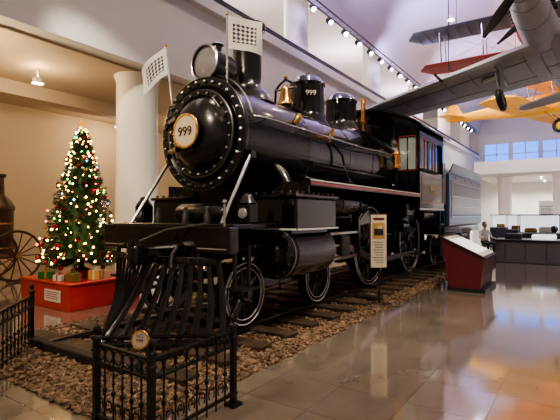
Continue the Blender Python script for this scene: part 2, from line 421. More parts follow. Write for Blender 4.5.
a.prism([(-.62,5.0,2.25),(.62,5.0,2.25),(.42,5.0,1.75),(.62,5.0,1.3),(-.62,5.0,1.3),(-.42,5.0,1.75)],(0,.95,0),SAT)
a.box((0,5.45,1.25),(1.6,.95,.5),SAT,bev=.04)
a.lathe([(0.01,0),(.12,.02),(.15,.1),(.15,.9),(.12,.98),(0.01,1.0)],(-.5,4.6,1.62),(1,0,0),SAT,24)
a.obj('frame_and_firebox',L)
a=P()
for s in(-1,1):
    cx=s*1.05; cz=1.08
    a.lathe([(0.01,-.14),(.10,-.13),(.14,-.09),(.30,-.07),(.345,-.05),(.345,.02),(.36,.03),(.36,1.02),(.345,1.03),(.345,1.1),(.3,1.13),(.1,1.16),(0.01,1.18)],(cx,4.9,cz),(0,1,0),BLK,48)
    for i in range(14):
        an=2*PI*i/14; a.lathe([(.018,0),(.018,.025),(.008,.035)],(cx+.3*math.cos(an),4.83,cz+.3*math.sin(an)),(0,-1,0),DST,6)
    a.torus((cx,4.86,cz),(0,1,0),.345,.008,STEEL,48,6)
    a.box((s*1.03,5.42,1.62),(.76,1.14,.44),BLK,bev=.03)
    a.box((s*1.03,5.42,1.86),(.82,1.2,.05),BLK,bev=.015)
    a.box((s*1.435,5.42,1.41),(.012,1.14,.022),WHT); a.box((s*1.03,4.845,1.41),(.76,.012,.022),WHT)
    for k in range(8): a.lathe([(.018,0),(.018,.03),(.01,.035)],(s*1.38,4.92+k*.143,1.885),(0,0,1),DST,6)
    for k in range(5): a.lathe([(.018,0),(.018,.03),(.01,.035)],(s*(.75+k*.14),4.86,1.885),(0,0,1),DST,6)
    a.box((s*.98,5.42,1.3),(.62,1.0,.35),BLK)
    a.tube([(s*.5,5.5,2.4),(s*.75,5.5,2.2),(s*.9,5.5,1.9)],.1,SAT,14)
    a.tube([(cx,5.0,.72),(cx,5.0,.62),(cx,5.1,.58)],.015,DST); a.tube([(cx,5.8,.72),(cx,5.8,.62)],.015,DST)
a.obj('cylinders',L)
a=P()
a.box((0,4.45,1.46),(2.3,1.1,.06),SAT,bev=.01)
a.box((0,3.88,1.30),(2.36,.17,.32),BLK,bev=.015)
a.box((0,3.79,1.455),(2.36,.02,.02),DST)
for s in(-1,1):
    a.cyl((s*.80,4.66,2.42),(s*.86,4.0,1.46),.026,STEEL,10); a.box((s*.86,4.0,1.48),(.12,.12,.04),SAT)
    a.box((s*.80,4.68,2.42),(.08,.1,.1),SAT)
    a.cyl((s*1.1,3.8,1.46),(s*1.1,3.8,1.75),.014,STEEL,8)
    a.sph((s*1.1,3.8,1.75),.03,STEEL,8,6)
    a.box((s*1.0,4.35,1.62),(.2,.2,.26),SAT,bev=.02); a.lathe([(.12,0),(.07,.08),(.05,.12),(.02,.13)],(s*1.0,4.35,1.75),(0,0,1),SAT,12)
    a.lathe([(.07,0),(.06,.02),(0.01,.03)],(s*1.0,4.25,1.62),(0,-1,0),LENS,16)
    a.box((s*1.1,3.98,.98),(.03,.05,.5),IRON); a.box((s*1.1,4.25,.98),(.03,.05,.5),IRON); a.box((s*1.12,4.11,.72),(.24,.34,.03),IRON)
    a.cyl((s*1.14,3.8,1.2),(s*.7,3.78,1.2),.016,STEEL,8)
for x in(-.45,.1,.5):
    a.lathe([(.05,0),(.05,.1),(.03,.14),(.03,.2),(.01,.22)],(x,4.15,1.49),(0,0,1),DST,14)
a.box((0,3.66,1.12),(.16,.34,.16),SAT,bev=.02); a.box((0,3.46,1.12),(.30,.14,.24),SAT,bev=.04); a.box((.12,3.38,1.12),(.08,.14,.24),SAT,bev=.03); a.cyl((-.08,3.42,.96),(-.08,3.42,1.3),.04,SAT)
a.tube([(0.05,3.45,1.28),(.35,3.6,1.42),(.9,3.72,1.5)],.014,DST)
a.tube([(.35,3.78,1.2),(.35,3.70,1.12),(.37,3.66,1.02),(.4,3.64,.95)],.03,IRON,10)
a.obj('front_deck_and_coupler',L)
a=P(); n=8
def vlin(p,q,t): return tuple(p[i]*(1-t)+q[i]*t for i in range(3))
for s in(-1,1):
    bt,bc=(0,2.98,.14),(s*1.06,3.80,.14); tt,tc_=(0,3.66,1.05),(s*.95,3.86,1.05)
    a.tube([bt,bc],.038,BLK,6); a.tube([vlin(bt,bc,.0)[:2]+(.22,),bc[:2]+(.22,)],.02,BLK,6)
    a.box(tuple((Vector(tt)+Vector(tc_))/2),(.99,.09,.09),BLK,Matrix.Rotation(s*math.atan2(.20,.95),3,'Z'),.01)
    a.box((s*.6,3.82,1.10),(.08,.1,.14),BLK)
    a.tube([bc,(s*.9,4.25,.5),(s*.6,4.6,1.0)],.03,BLK,6)
    for k in range(n+1):
        t_=k/n; p=Vector(vlin(tt,tc_,t_)); q=Vector(vlin(bt,bc,t_))
        mid=(p+q)/2+Vector((0,.10,-.06))
        side=(Vector(bc)-Vector(bt)).normalized(); nn=Vector((0,-1,0))
        rings=[]
        for u in range(7):
            w=u/6; c=p*(1-w)**2+mid*2*w*(1-w)+q*w*w
            hw=.034+.008*w
            rings.append([c+side*hw+nn*.0,c+side*hw*.5+nn*.03,c-side*hw*.5+nn*.03,c-side*hw,c-side*hw*.5-nn*.02,c+side*hw*.5-nn*.02])
        a.loft(rings,BLK)
        a.sph(tuple(p+Vector((0,-.055,0))),.016,DST,6,4)
a.obj('cowcatcher',L)
def wheel(a,x,y,z,r,s,spokes,hub,driver=False):
    o=(x,y,z); ax=(s,0,0)
    a.lathe([(r,-.06),(r+.012,-.08),(r+.012,-.1),(r-.02,-.1),(r-.09,-.08),(r-.09,.0),(r-.075,.035),(r-.01,.04),(r,.03)],o,ax,BLK,64,closed=True)
    a.torus((x+s*.04,y,z),ax,r-.025,.0085,WHT,64,6)
    a.torus((x+s*.035,y,z),ax,r-.09,.006,WHT,64,6)
    a.lathe([(hub,-.1),(hub,.05),(hub*.8,.07),(hub*.5,.07),(hub*.45,.11),(0.01,.11)],o,ax,BLK,24)
    a.torus((x+s*.055,y,z),ax,hub*.85,.006,WHT,24,6)
    for i in range(spokes):
        an=2*PI*i/spokes+.1; d=Vector((0,math.cos(an),math.sin(an)))
        w0=.045 if driver else .03
        p=Vector(o)+d*hub*.8; q=Vector(o)+d*(r-.08)
        e=Vector((0,-d.z,d.y)); X=Vector((s,0,0))
        a.loft([[p+e*w0+X*.0,p+X*.035,p-e*w0,p-X*.05],[q+e*w0*.7,q+X*.02,q-e*w0*.7,q-X*.04]],BLK if driver else DST)
DY=(8.75,11.37); pin=(-.15,-.30)
a=P()
for s in(-1,1):
    for y in(4.56,6.52): wheel(a,s*.76,y,.558,.43,s,12,.11)
for y in(4.56,6.52):
    a.cyl((-.75,y,.558),(.75,y,.558),.07,DST,16)
for s in(-1,1):
    a.box((s*.62,5.54,.62),(.08,2.3,.12),SAT)
    for y in(4.56,6.52): a.box((s*.62,y,.55),(.12,.26,.3),SAT,bev=.02)
a.box((0,5.54,.72),(1.1,.5,.16),SAT,bev=.03)
a.obj('leading_truck',L)
a=P()
for s in(-1,1):
    for y in DY:
        wheel(a,s*.76,y,.958,.83,s,18,.19,True)
        pts=[]
        for i in range(11):
            an=math.radians(60)+PI*.55*(i/10)-.25; pts.append((s*.77,y+.76*math.cos(an),.945+.76*math.sin(an)))
        a.prism(pts,(s*.04,0,0),BLK)
        a.box((s*.84,y+pin[0]/2,.945+pin[1]/2),(.06,.18,.42),BLK,Matrix.Rotation(math.atan2(pin[0],-pin[1]),3,'X'),.02)
        a.cyl((s*.82,y+pin[0],.945+pin[1]),(s*1.08,y+pin[0],.945+pin[1]),.06,DST,16)
for y in DY: a.cyl((-.75,y,.945),(.75,y,.945),.1,DST,16)
a.obj('driving_wheels',L)
a=P()
for s in(-1,1):
    y0,y1=DY[0]+pin[0],DY[1]+pin[0]; z=.945+pin[1]
    a.box((s*.93,(y0+y1)/2,z),(.05,y1-y0,.11),STEEL,bev=.01)
    for y in(y0,y1): a.lathe([(.11,-.04),(.11,.04),(.05,.05)],(s*.93,y,z),(s,0,0),STEEL,24)
    p=Vector((s*1.03,7.0,1.08)); q=Vector((s*1.03,y0,z)); d=q-p
    e=Vector((0,-d.z,d.y)).normalized()
    a.loft([[p+e*.05+Vector((.025,0,0)),p-e*.05+Vector((.025,0,0)),p-e*.05-Vector((.025,0,0)),p+e*.05-Vector((.025,0,0))],
            [q+e*.075+Vector((.025,0,0)),q-e*.075+Vector((.025,0,0)),q-e*.075-Vector((.025,0,0)),q+e*.075-Vector((.025,0,0))]],STEEL)
    a.lathe([(.12,-.05),(.12,.05),(.06,.06)],tuple(q),(s,0,0),STEEL,24)
    a.cyl((s*1.05,6.05,1.08),(s*1.05,7.0,1.08),.035,STEEL,14)
    a.box((s*1.05,6.95,1.08),(.14,.3,.34),DST,bev=.02)
    for z2 in(1.29,.87): a.box((s*1.05,6.75,z2),(.10,1.45,.06),STEEL,bev=.01)
    a.box((s*1.05,7.5,1.2),(.12,.08,.7),SAT); a.box((s*.85,7.5,1.3),(.5,.08,.14),SAT)
    a.cyl((s*.95,6.0,1.6),(s*.95,7.4,1.55),.025,STEEL,10); a.box((s*.95,7.4,1.45),(.06,.1,.4),DST)
a.obj('rods_and_crossheads',L)
a=P()
for s in(-1,1):
    for y in DY:
        for k in range(5): a.box((s*.62,y,1.81+k*.022),(.09,1.0-k*.16,.018),SAT)
        a.box((s*.7,y-.93,1.0),(.1,.09,.5),SAT,bev=.02)
    a.cyl((s*1.0,9.9,1.35),(s*1.0,10.3,1.35),.13,BLK,20)
    a.box((s*1.12,9.95,1.72),(.3,.5,.3),BLK,bev=.03)
a.obj('springs_and_brakes',L)
a=P()
BLUE=mat('blue_tender_enamel',(.025,.07,.19),.3,coat=.3)
a.box((0,15.4,1.15),(2.6,5.0,.22),BLK,bev=.02)
a.box((0,15.4,2.05),(2.8,4.9,1.55),BLUE,bev=.06)
for s in(-1,1):
    a.prism([(s*1.38,12.98,2.8),(s*1.38,17.6,2.8),(s*1.5,17.6,3.05),(s*1.5,12.98,3.05)],(s*.03,0,0),BLUE)
    a.box((s*1.41,15.4,1.32),(.012,4.8,.03),WHT)
    for z in(1.55,1.85,2.15,2.55): a.box((s*1.405,15.4,z),(.008,4.6,.02),STEEL)
    a.cyl((s*1.45,13.05,1.5),(s*1.45,13.05,2.6),.016,STEEL)
    for y in(13.7,15,16,17.3): a.sph((s*1.41,y,2.7),.02,BLK,6,4)
COAL=mat('coal',(.012,.012,.012),.5,bump=1,bscale=14)
a.sph((0,14.8,2.75),1.0,COAL,20,12,(1.2,1.7,.42))
for y in(13.6,14.9,16.2,17.3):
    for s in(-1,1): wheel(a,s*.76,y,.558,.43,s,12,.11)
    a.cyl((-.75,y,.558),(.75,y,.558),.07,DST,12)
for s in(-1,1):
    for y in(14.25,16.75):
        a.box((s*.95,y,.85),(.1,1.7,.1),SAT); a.box((s*.95,y,.42),(.1,1.0,.08),SAT); a.box((s*.95,y,.62),(.12,.3,.4),SAT,bev=.02)
        for dy in(-.65,.65): a.box((s*.95,y+dy,.56),(.18,.26,.28),SAT,bev=.02)
a.box((0,12.65,1.5),(2.0,.7,.1),SAT)
a.obj('tender',L)
def flag_mat():
    m=bpy.data.materials.new('printed_flag_cloth'); m.use_nodes=True; nt=m.node_tree; b=nt.nodes['Principled BSDF']
    uv=nt.nodes.new('ShaderNodeUVMap'); uv.uv_map='UVMap'
    mp=nt.nodes.new('ShaderNodeMapping'); mp.inputs['Rotation'].default_value=(0,0,PI/4)
    ck=nt.nodes.new('ShaderNodeTexChecker'); ck.inputs['Scale'].default_value=11
    ck.inputs['Color1'].default_value=(.80,.78,.75,1); ck.inputs['Color2'].default_value=(.07,.07,.09,1)
    nt.links.new(uv.outputs['UV'],mp.inputs['Vector']); nt.links.new(mp.outputs['Vector'],ck.inputs['Vector'])
    sx=nt.nodes.new('ShaderNodeSeparateXYZ'); nt.links.new(uv.outputs['UV'],sx.inputs['Vector'])
    def mth(op,a_,b_):
        n=nt.nodes.new('ShaderNodeMath'); n.operation=op
        for i,v in enumerate((a_,b_)):
            if v is None: continue
            if isinstance(v,(int,float)): n.inputs[i].default_value=v
            else: nt.links.new(v,n.inputs[i])
        return n.outputs[0]
    du=mth('ABSOLUTE',mth('SUBTRACT',sx.outputs['X'],.5),None); dv=mth('ABSOLUTE',mth('SUBTRACT',sx.outputs['Y'],.5),None)
    ins=mth('LESS_THAN',mth('MAXIMUM',du,mth('MULTIPLY',dv,1.2)),.34)
    mx=nt.nodes.new('ShaderNodeMix'); mx.data_type='RGBA'; mx.inputs['A'].default_value=(.80,.78,.75,1)
    nt.links.new(ins,mx.inputs['Factor']); nt.links.new(ck.outputs['Color'],mx.inputs['B'])
    nt.links.new(mx.outputs['Result'],b.inputs['Base Color']); b.inputs['Roughness'].default_value=.8
    return m
FM=flag_mat()
def flag(p0,p1,vec,drop,name):
    a=P(); p0=Vector(p0);p1=Vector(p1)
    a.cyl(p0,p1,.014,STEEL,8); a.sph(tuple(p1),.028,BRASS,8,6); a.obj(name+'_pole',L)
    a=P()
    d=(p0-p1).normalized(); H=.42; nx,ny=14,8; vs=[];fs=[]
    vec=Vector(vec)
    perp=vec.cross(Vector((0,0,1))).normalized()
    for j in range(ny+1):
        for i in range(nx+1):
            u=i/nx; vs.append(p1+d*(.03+H*j/ny)+vec*u+Vector((0,0,-drop*u*u))+perp*.03*math.sin(u*7+j*.4)*u)
    for j in range(ny):
        for i in range(nx):
            q=j*(nx+1)+i; fs.append((q,q+1,q+nx+2,q+nx+1))
    a.add(vs,fs,FM); o=a.obj(name,L,recalc=False)
    ul=o.data.uv_layers.new(name='UVMap')
    for lp in o.data.loops:
        k=lp.vertex_index; ul.data[lp.index].uv=((k%(nx+1))/nx,(k//(nx+1))/ny)
flag((-.70,4.66,3.15),(-.82,4.6,4.22),(-.36,-.18,-.16),.16,'flag_left')
flag((.42,4.62,3.44),(.52,4.5,4.33),(.42,.24,-.05),.06,'flag_right')
# ---------------------------------------------------------------- fences
def fence(name,pts,h=.73):
    F=empty(name,(pts[0][0],pts[0][1],0)); a=M()
    for (x,y) in pts:
        a.box((x,y,.012),(.11,.11,.024),IRON); a.box((x,y,h/2-.02),(.046,.046,h-.05),IRON,bev=.004)
        for z in(.1,.58,h-.06): a.box((x,y,z),(.06,.06,.02),IRON,bev=.004)
        a.lathe([(.018,0),(.012,.01),(.026,.035),(.028,.05),(.018,.075),(.004,.09)],(x,y,h-.045),(0,0,1),IRON,12)
    for k in range(len(pts)-1):
        p=Vector(pts[k]+(0,));q=Vector(pts[k+1]+(0,)); d=q-p; Ln=d.length; d.normalize(); ang=math.atan2(d.y,d.x); R=Matrix.Rotation(ang,3,'Z')
        mid=(p+q)/2
        for z in(.10,.50,.63): a.box((mid.x,mid.y,z),(Ln,.03,.016),IRON,R)
        n=max(3,int(Ln/.105)); n_=Vector((-d.y,d.x,0))
        for i in range(1,n):
            c=p+d*(Ln*i/n)
            a.cyl((c.x,c.y,.03),(c.x,c.y,.63),.0075,IRON,6)
            a.sph((c.x,c.y,.30),.018,IRON,8,6,(1,1,1.4)); a.lathe([(.012,0),(.012,.01),(.006,.03)],(c.x,c.y,.36),(0,0,1),IRON,6)
        for i in range(n):
            c=p+d*(Ln*(i+.5)/n); w=Ln/n/2-.008
            a.torus((c.x,c.y,.565),tuple(n_),min(.048,w),.006,IRON,16,5)
            for s in(-1,1):
                pts3=[]
                for q_ in range(9):
                    t_=q_/8*PI*1.4; rr=.022*(1-.45*q_/8)
                    cc=c+d*s*(.020-rr*math.cos(t_)*.9)
                    pts3.append((cc.x,cc.y,.17+rr*math.sin(t_)*1.6+.05*(1-q_/8)))
                a.tube(pts3,.005,IRON,5)
    a.obj('ironwork',F)
    return F
F1=fence('iron_fence',[(-3.03,1.98),(-2.38,1.96),(-2.42,2.85)])
a=M()
mc=Vector((-2.39,1.88,.78))
nv=Vector((.62,-1,.2)).normalized()
a.lathe([(0.001,0),(.058,0),(.062,.008),(.058,.018),(.051,.018),(.049,.014),(0.001,.014)],mc,tuple(nv),BRASS,32)
a.lathe([(0.001,.0),(.049,.0),(.049,.002),(0.001,.002)],mc+nv*.0145,tuple(nv),CREAM,32)
a.cyl((-2.38,1.95,.66),mc,.012,IRON,8)
a.obj('medallion',F1)
q=nv.to_track_quat('Z','Y').to_euler()
text('medallion_text','NO.\n999',tuple(mc+nv*.0175+Vector((0,0,.01))),.032,TXT,F1,q,.0005)
fence('iron_fence',[(-4.15,1.45),(-4.72,1.98),(-5.50,2.72)])
# ---------------------------------------------------------------- placard
S=empty('information_placard',(-2.95,7.44,0))
a=M()
a.box((-2.95,7.44,.03),(.3,.3,.03),IRON,bev=.005); a.cyl((-2.95,7.44,.03),(-2.95,7.44,1.0),.02,IRON,10)
R=Matrix.Rotation(math.radians(38),3,'Z')
a.box((-2.95,7.41,1.14),(.30,.03,.96),IRON,R,.004)
pc=Vector((-2.95,7.41,1.14))+R@Vector((0,-.018,0))
a.box(tuple(pc),(.28,.006,.93),SIGNW,R)
def strip(dx,dz,w,h,m,o=-.005):
    a.box(tuple(pc+R@Vector((dx,o,dz))),(w,.004,h),m,R)
strip(0,.39,.2,.04,MARO); strip(0,.18,.22,.28,GLD); strip(0,.16,.16,.12,DST,-.007); strip(.02,.24,.08,.05,SIGNW,-.007)
for k in range(9): strip(-.01+.01*(k%3),-.02-k*.045,.20-.03*(k%3),.009,WOOD)
a.obj('placard_board',S,smooth=False)
# ---------------------------------------------------------------- kiosk
K=empty('display_kiosk',(-1.95,10.4,0))
SCR=mat('backlit_display',(.5,.5,.5),.3,emis=(1,.95,.85),es=1.2,var=.3,vscale=3)
a=M(); kx=.15
y0,y1=9.75,11.1
a.prism([(kx-2.45,y0,0),(kx-1.85,y0,0),(kx-1.78,y0,.70),(kx-2.62,y0,1.10)],(0,y1-y0,0),MARO)
sl=Vector((.84,0,-.40)).normalized(); nrm=Vector((.40,0,.84)).normalized()
Rk=Matrix((sl,Vector((0,1,0)),nrm)).transposed()
pc=Vector((kx-2.2,(y0+y1)/2,.90))
a.box(tuple(pc+nrm*.02),(1.0,1.42,.04),IRON,Rk)
a.box(tuple(pc+nrm*.043),(.86,1.3,.006),WHT,Rk)
for yy,ww in((-.42,.36),(.02,.4),(.44,.32)):
    a.box(tuple(pc+nrm*.048+Vector((0,yy,0))),(.6,ww,.004),SCR,Rk)
a.box((kx-2.12,(y0+y1)/2,.04),(.74,y1-y0+.06,.08),IRON)
a.obj('kiosk_body',K,smooth=False)
# ---------------------------------------------------------------- christmas trees
PINE=mat('pine_needles',(.055,.12,.035),.6,var=.5,vscale=9)
BARK=mat('bark',(.08,.045,.02),.8)
BW=mat('bulb_warm',(1,.8,.4),.4,emis=(1,.55,.16),es=22)
BR=mat('bulb_red',(1,.1,.1),.4,emis=(1,.12,.06),es=13)
BB=mat('bulb_blue',(.1,.3,1),.4,emis=(.2,.45,1),es=13)
BG=mat('bulb_green',(.1,1,.2),.4,emis=(.2,1,.3),es=6)
ORN_R=mat('ornament_red',(.6,.02,.03),.15,.6); ORN_G=mat('ornament_gold',(.8,.5,.15),.2,1); ORN_S=mat('ornament_silver',(.8,.8,.85),.15,1)
def tree(x,y,z,H,Rm,nb=430,cool=False,rb=.017):
    T=empty('christmas_tree',(x,y,z))
    a=M((x,y,z)); a.cyl((0,0,0),(0,0,H*.9),.05,BARK,10,r2=.015); a.lathe([(.22,0),(.18,.12),(.06,.16)],(0,0,0),(0,0,1),REDL,20); a.obj('trunk_and_stand',T)
    a=M((x,y,z))
    a.lathe([(.04,.16*H),(Rm*.62,.13*H),(Rm*.35,.5*H),(.03,.93*H)],(0,0,0),(0,0,1),PINE,18)
    tips=[]
    for b in range(nb):
        f=b/nb; h=.09+.89*f**1.15
        rr=Rm*(1-h)**.85*random.uniform(.86,1.06)+.04; an=b*2.39996+random.uniform(-.2,.2)
        d=Vector((math.cos(an),math.sin(an),0)); p0=Vector((0,0,h*H+.05)); 
        pts=[]
        for k in range(8):
            w=k/7; pts.append(p0+d*rr*w+Vector((0,0,-.22*rr*w+.16*rr*w*w*w)))
        a.tube(pts[2:],[.006]*6,BARK,3)
        tips.append((pts[-1],h)); tips.append((pts[5],h))
        sd=Vector((-d.y,d.x,0)); nn=max(14,int(rr*58)); vs=[];fs=[]
        for k in range(nn):
            w=.25+.75*k/nn; c=p0+d*rr*w+Vector((0,0,-.22*rr*w+.16*rr*w*w*w))
            for s in(-1,1,0,0):
                ln=random.uniform(.06,.10)*(1.1-.3*w)
                if s: dr=(sd*s*random.uniform(.6,1)+d*.7+Vector((0,0,random.uniform(-.3,.45)))).normalized()
                else: dr=(d*.6+sd*random.uniform(-.6,.6)+Vector((0,0,random.choice((-.7,1))))).normalized()
                e=dr.cross(Vector((random.random(),random.random(),1))).normalized()*.008
                i=len(vs); vs+=[c-e,c+e,c+dr*ln]; fs.append((i,i+1,i+2))
        a.add(vs,fs,PINE)
    a.obj('branches',T,smooth=False,recalc=False)
    a=M((x,y,z)); o=M((x,y,z))
    random.shuffle(tips)
    for k,(p,h) in enumerate(tips[:int(nb*.62)]):
        m=random.choice([BW,BW,BW,BW,BW,BR,BB,BG] if not cool else [BB,BB,BG,BW,BB])
        a.sph(tuple(p+Vector((0,0,.02))),rb*random.uniform(.8,1.15),m,6,5)
    for k,(p,h) in enumerate(tips[int(nb*.62):int(nb*.95)]):
        m=random.choice([ORN_R,ORN_G,ORN_G,ORN_S,ORN_R]); r=random.uniform(.028,.046)
        o.sph(tuple(p-Vector((0,0,r))),r,m,12,8); o.cyl(p-Vector((0,0,.004)),p+Vector((0,0,.012)),.006,BRASS,6)
    a.obj('string_lights',T); o.obj('ornaments',T)
    a=M((x,y,z)); pts=[]
    for i in range(10):
        an=PI/2+i*PI/5; r=.12 if i%2==0 else .05; pts.append((r*math.cos(an)*.83,r*math.cos(an)*.56,H+.06+r*math.sin(an)))
    STAR=mat('gold_star',(.8,.45,.12),.35,.6,emis=(1,.5,.12),es=.5)
    a.prism(pts,(.03,-.04,0),STAR); a.obj('star_topper',T,smooth=False)
    return T
TX,TY=-7.72,4.72
tree(TX,TY,.47,2.75,.80)
tree(-8.35,8.3,.0,2.5,.62,nb=260,cool=True)
B=empty('tree_platform',(TX,TY,0)); a=M((TX,TY,0))
a.box((0,0,.21),(1.6,1.4,.42),REDL,bev=.01); a.box((0,0,.445),(1.65,1.45,.04),REDL,bev=.01)
a.box((.3,-.71,.23),(.5,.012,.2),WHT)
for k in range(4): a.box((.3,-.718,.29-k*.035),(.4-.06*(k%2),.004,.012),REDL)
a.obj('platform_box',B,smooth=False)
GC=[mat('gift_gold',(.6,.35,.08),.4),mat('gift_green',(.03,.2,.05),.4),mat('gift_brown',(.25,.12,.05),.5),mat('gift_white',(.7,.65,.6),.5)]
for i,(gx,gy,sx,sy,sz) in enumerate([(.58,-.5,.20,.18,.14),(.28,-.56,.18,.16,.10),(.62,-.1,.2,.22,.16),(-.25,-.52,.24,.2,.12)]):
    g=M((TX,TY,.467)); m=GC[(i+2)%4]; r=GC[(i+1)%4]
    Rg=Matrix.Rotation(.3*i,3,'Z')
    g.box((gx,gy,sz/2),(sx,sy,sz),m,Rg,.004); g.box((gx,gy,sz/2+.002),(sx+.004,.03,sz),r,Rg); g.box((gx,gy,sz/2+.002),(.03,sy+.004,sz),r,Rg)
    for s in(-1,1): g.torus((gx+s*.03,gy,sz+.025),(0,1,0),.025,.007,r,12,5)
    g.obj('gift_box',smooth=False)
# ---------------------------------------------------------------- antique steam fire engine at far left
E=empty('antique_steam_fire_engine',(-11.7,4.9,0)); ex,ey=-11.75,5.0
OLD=mat('aged_brown_iron',(.07,.04,.025),.45,.3,var=.4,vscale=5); a=M((ex,ey,0))
a.lathe([(.36,.55),(.36,.62),(.33,.66),(.33,1.7),(.36,1.72),(.36,1.8),(.28,1.95),(.14,2.1),(.12,2.5),(.17,2.55),(.17,2.6),(0.01,2.6)],(0,0,0),(0,0,1),OLD,32)
for z in(.8,1.1,1.4): a.torus((0,0,z),(0,0,1),.335,.012,BRASS,32,6)
a.box((.0,-.9,.62),(.5,2.6,.1),OLD,bev=.02); a.box((.35,0,1.2),(.1,.3,.4),OLD,bev=.03)
a.lathe([(.16,0),(.16,.5),(.1,.55)],(0,-.75,.68),(0,0,1),BRASS,20)
a.sph((0,-1.2,1.15),.2,BRASS,16,10,(1,1,1.3)); a.cyl((0,-1.2,.65),(0,-1.2,1.0),.08,BRASS)
WR=mat('old_red_wheel',(.10,.03,.02),.5)
def wag(cx,cy,r):
    a.torus((cx,cy,r),(1,0,0),r-.03,.03,OLD,36,8); a.lathe([(.07,-.1),(.08,0),(.07,.1)],(cx,cy,r),(1,0,0),BRASS,16)
    for i in range(14):
        an=2*PI*i/14; a.cyl((cx,cy,r),(cx,cy+(r-.04)*math.cos(an),r+(r-.04)*math.sin(an)),.016,WR,6)
for s in(-1,1): wag(s*.62,.15,.62); wag(s*.6,-1.9,.45)
a.cyl((-.62,.15,.62),(.62,.15,.62),.035,OLD); a.cyl((-.6,-1.9,.45),(.6,-1.9,.45),.035,OLD)
a.tube([(0,-2.0,.7),(0,-2.1,1.1),(0,-1.85,1.3)],.03,OLD); a.box((0,-1.8,1.15),(.8,.35,.06),OLD,bev=.02)
a.obj('engine_body',E)
# ---------------------------------------------------------------- far exhibits
C=empty('exhibit_counter',(-.8,17,0)); GREY=mat('grey_counter',(.13,.13,.15),.4); DK=mat('dark_exhibit',(.03,.03,.045),.3)
LITP=mat('lit_display_panel',(.6,.62,.66),.4,emis=(.85,.9,1),es=1.1)
a=M(); a.box((-.6,17.1,.36),(3.6,1.1,.72),GREY,bev=.02); a.box((-.6,17.1,.75),(3.7,1.2,.06),DK,bev=.01)
for k in range(6): a.box((-2.1+k*.6,16.54,.36),(.02,.02,.6),DK)
a.box((-1.9,17.1,.87),(.5,.4,.2),DK,bev=.03); a.box((-1.0,17.2,.86),(.7,.5,.16),LITP,bev=.03); a.box((-.2,17.1,.90),(.3,.3,.24),DK,bev=.03); a.cyl((.5,17.1,.78),(.5,17.1,1.3),.05,STEEL)
a.sph((.5,17.1,1.35),.12,BRASS)
a.obj('counter_body',C,smooth=False)
def case(x,y,w,k):
    G=empty('glass_display_case',(x,y,0)); a=M((x,y,0))
    a.box((0,0,.4),(w,.8,.8),DK,bev=.02); a.box((0,0,1.6),(w,.8,.05),DK); a.box((0,.3,1.2),(w-.1,.02,.74),LITP)
    for i in(-1,1):
        for j in(-1,1): a.box((i*(w/2-.02),j*.38,1.2),(.03,.03,.8),STEEL)
    a.box((-.2*w,0,.92),(.5,.3,.2),BRASS,bev=.05); a.box((.15*w,0,.95),(.5,.25,.25),WHT,bev=.05); a.sph((.35*w,0,.98),.16,DK)
    a.obj('case_body',G,smooth=False)
for x,y,w in((-2.6,27.5,1.6),(-5.8,26,1.4),(1.2,27,1.8),(-1.5,22.5,1.6),(-.6,31,2.2),(-3.9,32,2.0)): case(x,y,w,0)
for (x,y) in((-1.9,35.5),(.2,21.5)):
    a=M(); a.box((x,y,.05),(1.0,.5,.1),DK); a.box((x,y,1.35),(.95,.06,2.5),WHT,bev=.01)
    for k in range(8): a.box((x-.05*(k%2),y-.035,2.2-k*.13),(.7-.1*(k%2),.004,.04),DK)
    a.box((x,y-.035,.9),(.7,.004,.6),GREY)
    a.obj('exhibit_banner_panel',smooth=False)
